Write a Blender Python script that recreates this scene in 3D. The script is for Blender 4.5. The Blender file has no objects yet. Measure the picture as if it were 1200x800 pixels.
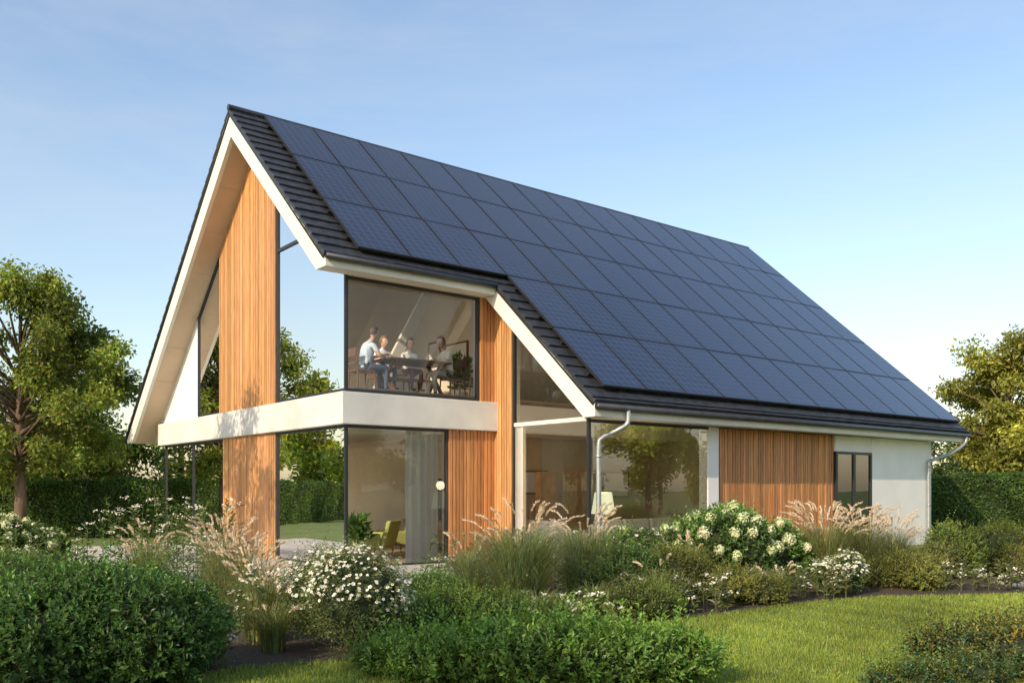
import bpy, bmesh, math, random
import numpy as np
from mathutils import Vector, Matrix
rng=np.random.default_rng(7); random.seed(7)
ROT=math.radians(38.5); CR,SR=math.cos(ROT),math.sin(ROT)
HX,HY=-3.247,17.3
def H(x,y): return (HX+x*CR-y*SR, HY+x*SR+y*CR)
scene=bpy.context.scene
col=scene.collection
def link(o):
    col.objects.link(o); return o
def empty(name,loc=(0,0,0),rz=0):
    e=bpy.data.objects.new(name,None); e.location=loc; e.rotation_euler=(0,0,rz); e.empty_display_size=.3
    return link(e)
# ---------------------------------------------------------------- materials
def newmat(name):
    m=bpy.data.materials.new(name); m.use_nodes=True
    nt=m.node_tree; return m,nt,nt.nodes['Principled BSDF'],nt.nodes['Material Output']
def mat(name,c,rough=.6,var=.0,vscale=4,bump=0,bscale=60,metal=0,coat=0,c2=None,stretch=(1,1,1)):
    m,nt,p,o=newmat(name); L=nt.links.new
    p.inputs['Base Color'].default_value=(*c,1); p.inputs['Roughness'].default_value=rough
    p.inputs['Metallic'].default_value=metal; p.inputs['Coat Weight'].default_value=coat
    tc=nt.nodes.new('ShaderNodeTexCoord')
    mp=nt.nodes.new('ShaderNodeMapping'); mp.inputs['Scale'].default_value=stretch
    L(tc.outputs['Object'],mp.inputs['Vector'])
    if var>0:
        n=nt.nodes.new('ShaderNodeTexNoise'); n.inputs['Scale'].default_value=vscale; n.inputs['Detail'].default_value=6
        L(mp.outputs[0],n.inputs['Vector'])
        r=nt.nodes.new('ShaderNodeValToRGB')
        d=c2 if c2 else tuple(x*(1-var) for x in c)
        r.color_ramp.elements[0].color=(*d,1); r.color_ramp.elements[0].position=.32
        r.color_ramp.elements[1].color=(*[min(1,x*(1+var*.5)) for x in c],1); r.color_ramp.elements[1].position=.68
        L(n.outputs['Fac'],r.inputs['Fac']); L(r.outputs['Color'],p.inputs['Base Color'])
    if bump>0:
        n=nt.nodes.new('ShaderNodeTexNoise'); n.inputs['Scale'].default_value=bscale; n.inputs['Detail'].default_value=4
        L(mp.outputs[0],n.inputs['Vector'])
        b=nt.nodes.new('ShaderNodeBump'); b.inputs['Strength'].default_value=bump; b.inputs['Distance'].default_value=.02
        L(n.outputs['Fac'],b.inputs['Height']); L(b.outputs[0],p.inputs['Normal'])
    return m
def leafmat(name,trans=.38,rough=.42):
    m,nt,p,o=newmat(name); L=nt.links.new
    a=nt.nodes.new('ShaderNodeAttribute'); a.attribute_name='Col'
    L(a.outputs['Color'],p.inputs['Base Color']); p.inputs['Roughness'].default_value=rough
    p.inputs['Specular IOR Level'].default_value=.4
    t=nt.nodes.new('ShaderNodeBsdfTranslucent')
    g=nt.nodes.new('ShaderNodeMixRGB'); g.blend_type='MULTIPLY'; g.inputs[0].default_value=1
    g.inputs[2].default_value=(1.6,1.5,.6,1)
    L(a.outputs['Color'],g.inputs[1]); L(g.outputs[0],t.inputs['Color'])
    mx=nt.nodes.new('ShaderNodeMixShader'); mx.inputs[0].default_value=trans
    L(p.outputs[0],mx.inputs[1]); L(t.outputs[0],mx.inputs[2]); L(mx.outputs[0],o.inputs['Surface'])
    return m
M_leaf=leafmat('leaf'); M_petal=leafmat('petal',.2,.6)
M_white=mat('white_render',(.74,.71,.66),.75,.07,1.5,.12,90)
M_soffit=mat('soffit_board',(.56,.43,.32),.7,.12,1.2,.1,60)
M_conc=mat('balcony_concrete',(.66,.65,.62),.7,.16,1.2,.1,70)
M_wall=mat('white_wall',(.80,.79,.78),.8,.06,1.3,.12,110)
M_int=mat('interior_plaster',(.80,.72,.62),.8,.05,1)
M_int2=mat('interior_plaster_ochre',(.46,.38,.26),.8,.1,1)
M_dark=mat('window_frame_dark',(.022,.024,.028),.4)
M_tile=mat('slate_tile',(.034,.038,.047),.5,.45,6,.3,40)
M_zinc=mat('zinc',(.42,.44,.46),.4,.2,5,metal=.6)
M_gut=mat('gutter_dark',(.06,.065,.075),.4,.2,5,metal=.5)
M_floor=mat('oak_floor',(.46,.33,.21),.35,.3,3,stretch=(1,8,1))
M_bark=mat('bark',(.16,.11,.075),.9,.4,8,.6,30,stretch=(1,1,.2))
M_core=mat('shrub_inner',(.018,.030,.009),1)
M_darkwood=mat('dark_wood',(.18,.09,.05),.4,.3,8,stretch=(1,6,1))
M_lwood=mat('light_wood',(.52,.32,.16),.45,.25,6,stretch=(6,1,1))
M_olive=mat('olive_fabric',(.44,.46,.15),.85,.15,20,.3,200)
M_grey=mat('grey_fabric',(.66,.66,.62),.9,.1,20,.3,200)
def curtmat():
    m,nt,p,o=newmat('curtain_linen'); L=nt.links.new
    p.inputs['Base Color'].default_value=(.84,.85,.83,1); p.inputs['Roughness'].default_value=.9
    t=nt.nodes.new('ShaderNodeBsdfTranslucent'); t.inputs[0].default_value=(.84,.85,.83,1)
    mx=nt.nodes.new('ShaderNodeMixShader'); mx.inputs[0].default_value=.5
    L(p.outputs[0],mx.inputs[1]); L(t.outputs[0],mx.inputs[2]); L(mx.outputs[0],o.inputs['Surface']); return m
M_curt=curtmat()
M_black=mat('black_metal',(.02,.02,.02),.4)
M_ceram=mat('ceramic',(.8,.8,.78),.25)
def woodmat():
    m,nt,p,o=newmat('cedar_cladding'); L=nt.links.new
    a=nt.nodes.new('ShaderNodeAttribute'); a.attribute_name='Col'
    tc=nt.nodes.new('ShaderNodeTexCoord'); mp=nt.nodes.new('ShaderNodeMapping'); mp.inputs['Scale'].default_value=(28,28,1.3)
    L(tc.outputs['Object'],mp.inputs[0])
    n=nt.nodes.new('ShaderNodeTexNoise'); n.inputs['Scale'].default_value=1.5; n.inputs['Detail'].default_value=7; n.inputs['Distortion'].default_value=.6
    L(mp.outputs[0],n.inputs['Vector'])
    r=nt.nodes.new('ShaderNodeValToRGB')
    r.color_ramp.elements[0].color=(.66,.61,.56,1); r.color_ramp.elements[0].position=.3
    r.color_ramp.elements[1].color=(1.1,1.1,1.1,1); r.color_ramp.elements[1].position=.65
    L(n.outputs['Fac'],r.inputs[0])
    g=nt.nodes.new('ShaderNodeMixRGB'); g.blend_type='MULTIPLY'; g.inputs[0].default_value=1
    L(a.outputs['Color'],g.inputs[1]); L(r.outputs[0],g.inputs[2]); L(g.outputs[0],p.inputs['Base Color'])
    p.inputs['Roughness'].default_value=.55
    b=nt.nodes.new('ShaderNodeBump'); b.inputs['Strength'].default_value=.25; b.inputs['Distance'].default_value=.01
    L(n.outputs['Fac'],b.inputs['Height']); L(b.outputs[0],p.inputs['Normal'])
    return m
M_wood=woodmat()
def glassmat(name,ior=2.3,tint=(.95,.97,.96)):
    m,nt,p,o=newmat(name); L=nt.links.new; nt.nodes.remove(p)
    t=nt.nodes.new('ShaderNodeBsdfTransparent'); t.inputs[0].default_value=(*tint,1)
    g=nt.nodes.new('ShaderNodeBsdfGlossy'); g.inputs['Roughness'].default_value=.0; g.inputs[0].default_value=(.97,.97,.97,1)
    f=nt.nodes.new('ShaderNodeFresnel'); f.inputs['IOR'].default_value=ior
    tc=nt.nodes.new('ShaderNodeTexCoord'); n=nt.nodes.new('ShaderNodeTexNoise'); n.inputs['Scale'].default_value=.8
    L(tc.outputs['Object'],n.inputs['Vector'])
    b=nt.nodes.new('ShaderNodeBump'); b.inputs['Strength'].default_value=.05; b.inputs['Distance'].default_value=.05
    L(n.outputs['Fac'],b.inputs['Height']); L(b.outputs[0],g.inputs['Normal'])
    x=nt.nodes.new('ShaderNodeMixShader'); L(f.outputs[0],x.inputs[0]); L(t.outputs[0],x.inputs[1]); L(g.outputs[0],x.inputs[2])
    L(x.outputs[0],o.inputs['Surface']); return m
M_glass=glassmat('window_glass',2.3); M_glass2=glassmat('clear_window_glass',1.55,(.97,.98,.98)); M_glass3=glassmat('coated_window_glass',2.6,(.90,.93,.88)); M_glass4=glassmat('soft_window_glass',1.85)
def panelmat():
    m,nt,p,o=newmat('solar_cell'); L=nt.links.new
    uv=nt.nodes.new('ShaderNodeUVMap'); sp=nt.nodes.new('ShaderNodeSeparateXYZ'); L(uv.outputs[0],sp.inputs[0])
    def mth(op,a,b=None):
        n=nt.nodes.new('ShaderNodeMath'); n.operation=op
        for i,v in enumerate((a,b)):
            if v is None: continue
            if isinstance(v,(int,float)): n.inputs[i].default_value=v
            else: L(v,n.inputs[i])
        return n.outputs[0]
    def line(s,k,w):
        f=mth('FRACT',mth('MULTIPLY',s,k)); a=mth('ABSOLUTE',mth('SUBTRACT',f,.5)); return mth('GREATER_THAN',a,.5-w)
    l=mth('MAXIMUM',line(sp.outputs[0],6,.04),line(sp.outputs[1],10,.04))
    n=nt.nodes.new('ShaderNodeTexNoise'); n.inputs['Scale'].default_value=1.1
    tc=nt.nodes.new('ShaderNodeTexCoord'); L(tc.outputs['Object'],n.inputs['Vector'])
    r=nt.nodes.new('ShaderNodeValToRGB'); r.color_ramp.elements[0].color=(.010,.016,.040,1); r.color_ramp.elements[1].color=(.016,.025,.060,1)
    L(n.outputs['Fac'],r.inputs[0])
    a=nt.nodes.new('ShaderNodeAttribute'); a.attribute_name='Col'
    g0=nt.nodes.new('ShaderNodeMixRGB'); g0.blend_type='MULTIPLY'; g0.inputs[0].default_value=1
    L(r.outputs[0],g0.inputs[1]); L(a.outputs['Color'],g0.inputs[2])
    g=nt.nodes.new('ShaderNodeMixRGB'); L(l,g.inputs[0]); L(g0.outputs[0],g.inputs[1]); g.inputs[2].default_value=(.055,.070,.115,1)
    L(g.outputs[0],p.inputs['Base Color']); p.inputs['Roughness'].default_value=.2; p.inputs['IOR'].default_value=1.58
    return m
M_panel=panelmat()
# ---------------------------------------------------------------- mesh builders
class MB:
    def __init__(s): s.v=[];s.f=[];s.m=[];s.c=[]
    def box(s,x0,x1,y0,y1,z0,z1,mi=0,c=(1,1,1)):
        s.hexa([(x0,y0,z0),(x1,y0,z0),(x1,y1,z0),(x0,y1,z0),(x0,y0,z1),(x1,y0,z1),(x1,y1,z1),(x0,y1,z1)],mi,c)
    def hexa(s,p,mi=0,c=(1,1,1)):
        b=len(s.v); s.v+=p; s.c+=[c]*8
        for q in ((3,2,1,0),(4,5,6,7),(0,1,5,4),(1,2,6,5),(2,3,7,6),(3,0,4,7)):
            s.f.append([b+i for i in q]); s.m.append(mi)
    def prism(s,poly,axis,a0,a1,mi=0,c=(1,1,1)):
        b=len(s.v); n=len(poly)
        for a in (a0,a1):
            for (u,w) in poly:
                s.v.append((a,u,w) if axis=='x' else ((u,a,w) if axis=='y' else (u,w,a)))
        s.c+=[c]*(2*n)
        s.f.append(list(range(b,b+n))[::-1]); s.f.append(list(range(b+n,b+2*n))); s.m+=[mi,mi]
        for i in range(n):
            j=(i+1)%n; s.f.append([b+i,b+j,b+n+j,b+n+i]); s.m.append(mi)
    def quad(s,p,mi=0,c=(1,1,1)):
        b=len(s.v); s.v+=p; s.c+=[c]*len(p); s.f.append(list(range(b,b+len(p)))); s.m.append(mi)
    def tube(s,pts,rad,n=10,mi=0,c=(1,1,1)):
        b=len(s.v); pts=[Vector(p) for p in pts]
        if not hasattr(rad,'__len__'): rad=[rad]*len(pts)
        for i,p in enumerate(pts):
            d=(pts[min(i+1,len(pts)-1)]-pts[max(i-1,0)]).normalized()
            a=d.cross(Vector((.13,.97,.2)) if abs(d.y)<.9 else Vector((1,0,0))).normalized(); e=d.cross(a)
            for k in range(n):
                t=2*math.pi*k/n; q=p+(a*math.cos(t)+e*math.sin(t))*rad[i]; s.v.append(tuple(q)); s.c.append(c)
        for i in range(len(pts)-1):
            for k in range(n):
                k2=(k+1)%n; s.f.append([b+i*n+k,b+i*n+k2,b+(i+1)*n+k2,b+(i+1)*n+k]); s.m.append(mi)
        s.f.append([b+k for k in range(n)][::-1]); s.m.append(mi)
        s.f.append([b+(len(pts)-1)*n+k for k in range(n)]); s.m.append(mi)
    def build(s,name,mats,parent=None,bevel=0,smooth=False,loc=None,rz=None,recalc=True):
        me=bpy.data.meshes.new(name); me.from_pydata(s.v,[],s.f)
        for m in mats: me.materials.append(m)
        me.polygons.foreach_set('material_index',s.m)
        ca=me.color_attributes.new('Col','FLOAT_COLOR','POINT')
        a=np.ones((len(s.v),4),dtype=np.float32); a[:,:3]=np.array(s.c); ca.data.foreach_set('color',a.ravel())
        if recalc:
            bm=bmesh.new(); bm.from_mesh(me); bmesh.ops.recalc_face_normals(bm,faces=bm.faces); bm.to_mesh(me); bm.free()
        if smooth: me.polygons.foreach_set('use_smooth',[True]*len(me.polygons))
        o=link(bpy.data.objects.new(name,me))
        if parent: o.parent=parent
        if loc: o.location=loc
        if rz is not None: o.rotation_euler=(0,0,rz)
        if bevel:
            b=o.modifiers.new('b','BEVEL'); b.width=bevel; b.segments=2; b.limit_method='ANGLE'
        return o
class Geo:
    def __init__(s): s.V=[];s.T=[];s.C=[];s.M=[];s.n=0
    def add(s,V,T,C,mi=0):
        V=np.asarray(V,dtype=np.float32).reshape(-1,3); T=np.asarray(T,dtype=np.int32).reshape(-1,3)
        C=np.broadcast_to(np.asarray(C,dtype=np.float32),(len(V),3))
        s.V.append(V); s.T.append(T+s.n); s.C.append(C); s.M.append(np.full(len(T),mi,np.int32)); s.n+=len(V)
    def build(s,name,mats,parent=None):
        V=np.concatenate(s.V);T=np.concatenate(s.T);C=np.concatenate(s.C);M=np.concatenate(s.M)
        me=bpy.data.meshes.new(name)
        me.vertices.add(len(V)); me.vertices.foreach_set('co',V.ravel())
        me.loops.add(T.size); me.loops.foreach_set('vertex_index',T.ravel())
        me.polygons.add(len(T)); me.polygons.foreach_set('loop_start',np.arange(0,T.size,3,dtype=np.int32))
        for m in mats: me.materials.append(m)
        me.polygons.foreach_set('material_index',M)
        me.update(calc_edges=True)
        ca=me.color_attributes.new('Col','FLOAT_COLOR','POINT')
        a=np.ones((len(V),4),dtype=np.float32); a[:,:3]=C; ca.data.foreach_set('color',a.ravel())
        me.polygons.foreach_set('use_smooth',np.zeros(len(T),bool))
        o=link(bpy.data.objects.new(name,me))
        if parent: o.parent=parent
        return o
def nrm(a): return a/np.maximum(np.linalg.norm(a,axis=1,keepdims=True),1e-6)
def rdir(n): return nrm(rng.normal(size=(n,3)))
def add_leaves(g,P,D,N,L,W,C,mi=0,fold=.12,droop=.1):
    n=len(P); D=nrm(D); S=nrm(np.cross(D,N)); N2=np.cross(S,D)
    L=np.broadcast_to(np.asarray(L,dtype=float).reshape(-1,1),(n,1)); W=np.broadcast_to(np.asarray(W,dtype=float).reshape(-1,1),(n,1))
    V=np.empty((n,4,3)); V[:,0]=P; V[:,1]=P+D*L*.45+S*W*.5+N2*L*fold; V[:,2]=P+D*L-N2*L*droop; V[:,3]=P+D*L*.45-S*W*.5+N2*L*fold
    b=np.arange(n)[:,None]*4
    T=np.concatenate([b+np.array([0,1,2]),b+np.array([0,2,3])])
    g.add(V.reshape(-1,3),T,np.repeat(np.broadcast_to(C,(n,3)),4,axis=0),mi)
ico=None
def icosphere():
    global ico
    if ico is None:
        bm=bmesh.new(); bmesh.ops.create_icosphere(bm,subdivisions=2,radius=1)
        ico=(np.array([v.co[:] for v in bm.verts]),np.array([[v.index for v in f.verts] for f in bm.faces])); bm.free()
    return ico
def varcol(c,n,v=.3,hue=.12):
    c=np.array(c)[None,:]*np.exp(rng.normal(0,v,(n,1)))
    h=rng.normal(0,hue,(n,1)); return np.clip(c*np.concatenate([1+h,1+h*.2,1-h*.5],axis=1),0.001,.9)
def lumps_surface(x,y,rx,ry,h,k,n,z0=0):
    a=rng.uniform(0,2*np.pi,k); r=np.sqrt(rng.uniform(0,1,k))*.66; r[0]=0
    cx=x+np.cos(a)*r*rx; cy=y+np.sin(a)*r*ry
    sc=rng.uniform(.6,1.15,k)
    R=np.stack([rx*.44*sc,ry*.48*sc,h*.42*sc],1)
    cz=z0+h*(.55-.25*r**1.5)+rng.uniform(-.1,.12,k)*h
    cz=np.minimum(cz,z0+h-R[:,2]*.95)
    Cc=np.stack([cx,cy,cz],1)
    out=[];nd=[];idx=[];tot=0
    while tot<n:
        i=rng.integers(0,k,n); d=rdir(n)
        p=Cc[i]+d*R[i]*rng.uniform(.8,1.04,(n,1))
        ok=(p[:,2]>z0+.02)
        for j in range(k):
            q=np.linalg.norm((p-Cc[j])/R[j],axis=1); ok&=~((q<.78)&(i!=j))
        out.append(p[ok]); nd.append(nrm(d[ok]/R[i][ok]*R[i][ok].mean())); idx.append(i[ok]); tot+=ok.sum()
        if ok.sum()<5: break
    return np.concatenate(out)[:n],np.concatenate(nd)[:n],np.concatenate(idx)[:n],Cc,R
GB=1.35
def bush(name,x,y,rx,ry,h,shoots=1500,leaf=.05,c=(.06,.10,.03),k=10,lps=8,sl=.16,asp=.5,v=.3,up=.45,flowers=None,fc=(.8,.78,.7),fn=0,fr=.02,z0=0,hue=.12,wild=.08):
    g=Geo(); P,N,I,Cc,R=lumps_surface(x,y,rx,ry,h,k,shoots,z0); n=len(P)
    sv,sf=icosphere()
    for j in range(k):
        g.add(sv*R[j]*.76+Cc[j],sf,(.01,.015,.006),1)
    sd=nrm(N*.7+np.array([0,0,up])+rng.normal(0,.35,(n,3)))
    SL=sl*rng.uniform(.5,1.3,(n,1)); wl=rng.uniform(0,1,(n,1))<wild; SL=np.where(wl,SL*1.9,SL)
    B=P-sd*np.minimum(SL,sl)*.4
    lumpb=np.exp(rng.normal(0,.25,k))[I]
    c=tuple(min(q*GB,.3) for q in c)
    cc=varcol(c,n,v*.5,hue)*lumpb[:,None]
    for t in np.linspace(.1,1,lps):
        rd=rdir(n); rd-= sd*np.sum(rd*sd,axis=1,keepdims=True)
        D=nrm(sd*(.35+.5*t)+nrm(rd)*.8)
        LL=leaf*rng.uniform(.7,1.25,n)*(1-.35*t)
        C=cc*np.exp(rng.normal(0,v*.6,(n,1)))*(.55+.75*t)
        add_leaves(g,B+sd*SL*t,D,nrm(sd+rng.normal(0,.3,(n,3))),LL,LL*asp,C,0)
    if flowers=='daisy':
        top=np.where(N[:,2]>-.05)[0]; s=rng.choice(top,min(fn,len(top)),replace=False)
        p=P[s]+N[s]*rng.uniform(.02,.09,(len(s),1))+np.array([0,0,.03]); ax=nrm(N[s]*.6+np.array([0,-.15,.7])+rng.normal(0,.35,(len(s),3)))
        daisies(g,p,ax,fr*rng.uniform(.75,1.15,(len(s),1)),fc)
    if flowers=='hydrangea':
        top=np.where(N[:,2]>-.25)[0]
        cen=[]
        for q in rng.permutation(top):
            if all(np.linalg.norm(P[q]-o)>fr*2.0 for o in cen): cen.append(P[q]+N[q]*.07)
            if len(cen)>=fn: break
        for q in cen:
            r=fr*rng.uniform(.55,1.15); m=150; d=rdir(m); p=q+d*np.array([r,r,r*1.15])*rng.uniform(.75,1.05,(m,1))
            tt=rng.uniform(0,1)
            cc2=np.array(fc)*(1-tt*.35*np.array([.6,.15,1]))
            add_leaves(g,p-np.cross(d,[0,0,1])*.012,nrm(np.cross(d,rdir(m))),d,.034,.032,cc2*rng.uniform(.7,1.1,(m,1)),2,.02,.0)
            g.add(sv*r*.7+q,sf,cc2*.5,2)
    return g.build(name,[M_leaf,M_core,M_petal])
def daisies(g,p,ax,r,fc):
    n=len(p); a=nrm(np.cross(ax,rdir(n))); b=np.cross(ax,a); K=10
    V=np.empty((n,K+1,3)); V[:,0]=p
    for k in range(K):
        t=2*np.pi*k/K; rr=r*(1 if k%2==0 else .72); V[:,k+1]=p+(a*np.cos(t)+b*np.sin(t))*rr+ax*r*.05
    base=np.arange(n)[:,None]*(K+1)
    T=np.concatenate([base+np.array([0,1+k,1+(k+1)%K]) for k in range(K)])
    g.add(V.reshape(-1,3),T,fc,2)
    V=np.empty((n,5,3)); V[:,0]=p+ax*r*.2
    for k in range(4):
        t=2*np.pi*k/4; V[:,k+1]=p+(a*np.cos(t)+b*np.sin(t))*r*.3+ax*r*.08
    base=np.arange(n)[:,None]*5
    T=np.concatenate([base+np.array([0,1+k,1+(k+1)%4]) for k in range(4)])
    g.add(V.reshape(-1,3),T,(.55,.36,.04),2)
def ribbons(g,B,dirh,h,reach,w,C,seg=6,mi=0,tipz=.55):
    n=len(B); ts=np.linspace(0,1,seg+1); V=np.empty((n,seg+1,2,3))
    side=np.stack([-dirh[:,1],dirh[:,0],np.zeros(n)],1)
    for i,t in enumerate(ts):
        z=h*(1-(1-t)**1.7)*(1-(1-tipz)*t**3)
        c=B+dirh*(reach*t**1.8)[:,None]+np.stack([np.zeros(n),np.zeros(n),z],1)
        ww=(w*(1-t*.93))[:,None]
        V[:,i,0]=c-side*ww; V[:,i,1]=c+side*ww
    base=np.arange(n)[:,None]*(2*(seg+1)); T=[]
    for i in range(seg):
        o=2*i; T+= [base+np.array([o,o+1,o+3]),base+np.array([o,o+3,o+2])]
    g.add(V.reshape(-1,3),np.concatenate(T),np.repeat(C,2*(seg+1),axis=0),mi)
def grass_clump(name,clumps,c=(.20,.22,.085),pc=(.68,.56,.45)):
    g=Geo()
    for (x,y,r,h,nb,npl) in clumps:
        nb=int(nb*1.7)
        a=rng.uniform(0,2*np.pi,nb); rr=np.sqrt(rng.uniform(0,1,nb))*r*.28
        B=np.stack([x+np.cos(a)*rr,y+np.sin(a)*rr,np.zeros(nb)],1)
        a2=a+rng.normal(0,.5,nb); dh=np.stack([np.cos(a2),np.sin(a2),np.zeros(nb)],1)
        hh=h*rng.uniform(.55,1.2,nb)
        ribbons(g,B,dh,hh,r*rng.uniform(.1,1.15,nb),rng.uniform(.003,.0062,nb),varcol(c,nb,.35,.18),6,0,tipz=.74)
        if npl:
            npl=int(npl*1.25)
            a=rng.uniform(0,2*np.pi,npl); rr=np.sqrt(rng.uniform(0,1,npl))*r*.25
            B=np.stack([x+np.cos(a)*rr,y+np.sin(a)*rr,np.zeros(npl)],1)
            dh=np.stack([np.cos(a),np.sin(a),np.zeros(npl)],1); hh=h*rng.uniform(.85,1.3,npl); re=r*rng.uniform(.1,.6,npl)
            ribbons(g,B,dh,hh,re,np.full(npl,.003),varcol((.30,.27,.12),npl,.2),6,0,tipz=.97)
            for i in range(npl):
                m=150; t=rng.uniform(.74,1.04,m)
                z=hh[i]*(1-(1-np.minimum(t,1))**1.7)*(1-.03*t**3)+(t>1)*(t-1)*hh[i]*.4
                P=B[i]+dh[i]*(re[i]*t**1.8)[:,None]+np.stack([np.zeros(m),np.zeros(m),z],1)
                tan=nrm(np.tile(dh[i]*re[i]*1.2+np.array([0,0,hh[i]*.45]),(m,1)))
                D=nrm(tan+rdir(m)*.55)
                add_leaves(g,P,D,rdir(m),.038*rng.uniform(.6,1.2,m),.0068,varcol(pc,m,.2,.06),1,.0,.0)
    return g.build(name,[M_leaf,M_petal])
def umbels(name,areas,c=(.12,.17,.06)):
    g=Geo()
    for (x,y,rx,ry,h,n) in areas:
        a=rng.uniform(0,2*np.pi,n); r=np.sqrt(rng.uniform(0,1,n))
        B=np.stack([x+np.cos(a)*r*rx,y+np.sin(a)*r*ry,np.zeros(n)],1)
        a2=rng.uniform(0,2*np.pi,n); dh=np.stack([np.cos(a2),np.sin(a2),np.zeros(n)],1)
        hh=h*rng.uniform(.45,1.15,n); re=hh*rng.uniform(.02,.25,n)
        ribbons(g,B,dh,hh,re,np.full(n,.005),varcol(c,n,.2),5,0,tipz=.98)
        for q in range(14):
            t=rng.uniform(.1,.85,n); z=hh*(1-(1-t)**1.7)
            P=B+dh*(re*t**1.8)[:,None]+np.stack([np.zeros(n),np.zeros(n),z],1)
            d=rdir(n); d[:,2]=np.abs(d[:,2])*.6+.2
            add_leaves(g,P,d,rdir(n)+np.array([0,0,1]),rng.uniform(.07,.14,n),.025,varcol(c,n,.3))
        fl=rng.uniform(0,1,n)<.6
        top=(B+dh*re[:,None]+np.stack([np.zeros(n),np.zeros(n),hh*.98],1))[fl]; n2=len(top)
        K=11
        off=rng.normal(0,.032,(n2,K,3)); off[:,:,2]*=.4
        p=(top[:,None,:]+off).reshape(-1,3); ax=nrm(rng.normal(0,.3,(len(p),3))+np.array([0,-.35,.8]))
        daisies(g,p,ax,rng.uniform(.011,.018,(len(p),1)),(.78,.77,.72))
    return g.build(name,[M_leaf,M_core,M_petal])
def tree(name,x,y,H_,crown,nclump,nleaf,leaf,c,trunk_r=.16,base=.3,cr=1.0,hue=.15,flat=.8,v=.3):
    mb=MB(); g=Geo(); rx,ry=crown; zc=H_*(base+(1-base)/2); rz=H_*(1-base)/2
    c=tuple(q*1.45 for q in c)
    cen=[]
    while len(cen)<nclump:
        d=rng.normal(size=3); d/=np.linalg.norm(d); q=d*rng.uniform(.3,1)**.6
        tap=1-.4*max(q[2],0)
        cen.append(np.array([x+q[0]*rx*tap,y+q[1]*ry*tap,zc+q[2]*rz]))
    cen=np.array(cen)
    tp=[(x,y,-.1),(x+.05,y,H_*.15),(x-.04,y+.05,H_*.35),(x+.06,y-.02,H_*.6),(x,y,H_*.85)]
    mb.tube(tp,[trunk_r*1.3,trunk_r,trunk_r*.8,trunk_r*.45,trunk_r*.12],9)
    for q in cen:
        z0=min(q[2]*.75,H_*.7); z0=max(z0,H_*base*.6)
        s=Vector((x,y,z0)); e=Vector(q); m=s.lerp(e,.5)+Vector((random.uniform(-.2,.2),random.uniform(-.2,.2),.25))
        r0=trunk_r*.32
        mb.tube([s,m,e],[r0,r0*.6,r0*.15],5)
    sz=cr*rng.uniform(.5,1.25,nclump); per=rng.multinomial(nleaf,sz**2/np.sum(sz**2))
    for j,q in enumerate(cen):
        m=per[j]; d=rdir(m); rad=rng.uniform(.15,1,(m,1))**.5
        tuft=rdir(12)[rng.integers(0,12,m)]
        p=q+(d*.5+tuft*.75)*rad*sz[j]*np.array([1,1,flat])
        C=varcol(c,m,v,hue)*np.exp(rng.normal(0,.22))
        add_leaves(g,p,nrm(d*.6+rdir(m)*.7+np.array([0,0,-.25])),nrm(d+rdir(m)*.6+np.array([0,0,.5])),leaf*rng.uniform(.6,1.3,m),leaf*.6*rng.uniform(.6,1.2,m),C,0)
    o=g.build(name+'_crown',[M_leaf]); t=mb.build(name+'_trunk',[M_bark],smooth=True)
    e=empty(name); o.parent=e; t.parent=e; o.name='crown'; t.name='trunk'
    return e
def hedge(name,x0,y0,x1,y1,th,h,n,leaf,c):
    g=Geo(); d=np.array([x1-x0,y1-y0]); Ln=np.linalg.norm(d); d/=Ln; nn=np.array([-d[1],d[0]])
    u=rng.uniform(0,Ln,n); f=rng.uniform(0,1,n); wgt=th/(th+2*h)
    top=f<wgt; side=rng.choice([-1,1],n)
    off=np.where(top,rng.uniform(-1,1,n),side)*th/2; z=np.where(top,h,rng.uniform(0,h,n))
    wob=.05*np.sin(u*1.7+z*2)+.04*np.sin(u*4.1)+rng.normal(0,.035,n)
    off=off+np.where(top,0,side*wob); z=z+np.where(top,wob,0)
    P=np.stack([x0+d[0]*u+nn[0]*off,y0+d[1]*u+nn[1]*off,z],1)
    N=np.where(top[:,None],np.array([0,0,1.]),np.stack([nn[0]*side,nn[1]*side,np.zeros(n)],1))
    cl=1.4*(1+.25*np.sin(u*2.3+z*3)+.15*np.sin(u*6+z*5))
    add_leaves(g,P,nrm(N*.5+rdir(n)*.8+np.array([0,0,.2])),nrm(N+rdir(n)*.5),leaf*rng.uniform(.6,1.3,n),leaf*.6,varcol(c,n,.3,.1)*cl[:,None],0)
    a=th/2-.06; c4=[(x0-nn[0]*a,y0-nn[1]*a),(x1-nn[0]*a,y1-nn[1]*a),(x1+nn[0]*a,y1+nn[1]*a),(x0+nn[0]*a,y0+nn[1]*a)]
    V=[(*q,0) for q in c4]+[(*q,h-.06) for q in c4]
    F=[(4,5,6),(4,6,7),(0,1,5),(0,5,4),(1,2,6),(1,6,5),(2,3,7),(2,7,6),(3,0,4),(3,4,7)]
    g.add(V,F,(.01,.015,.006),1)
    return g.build(name,[M_leaf,M_core])
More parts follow.
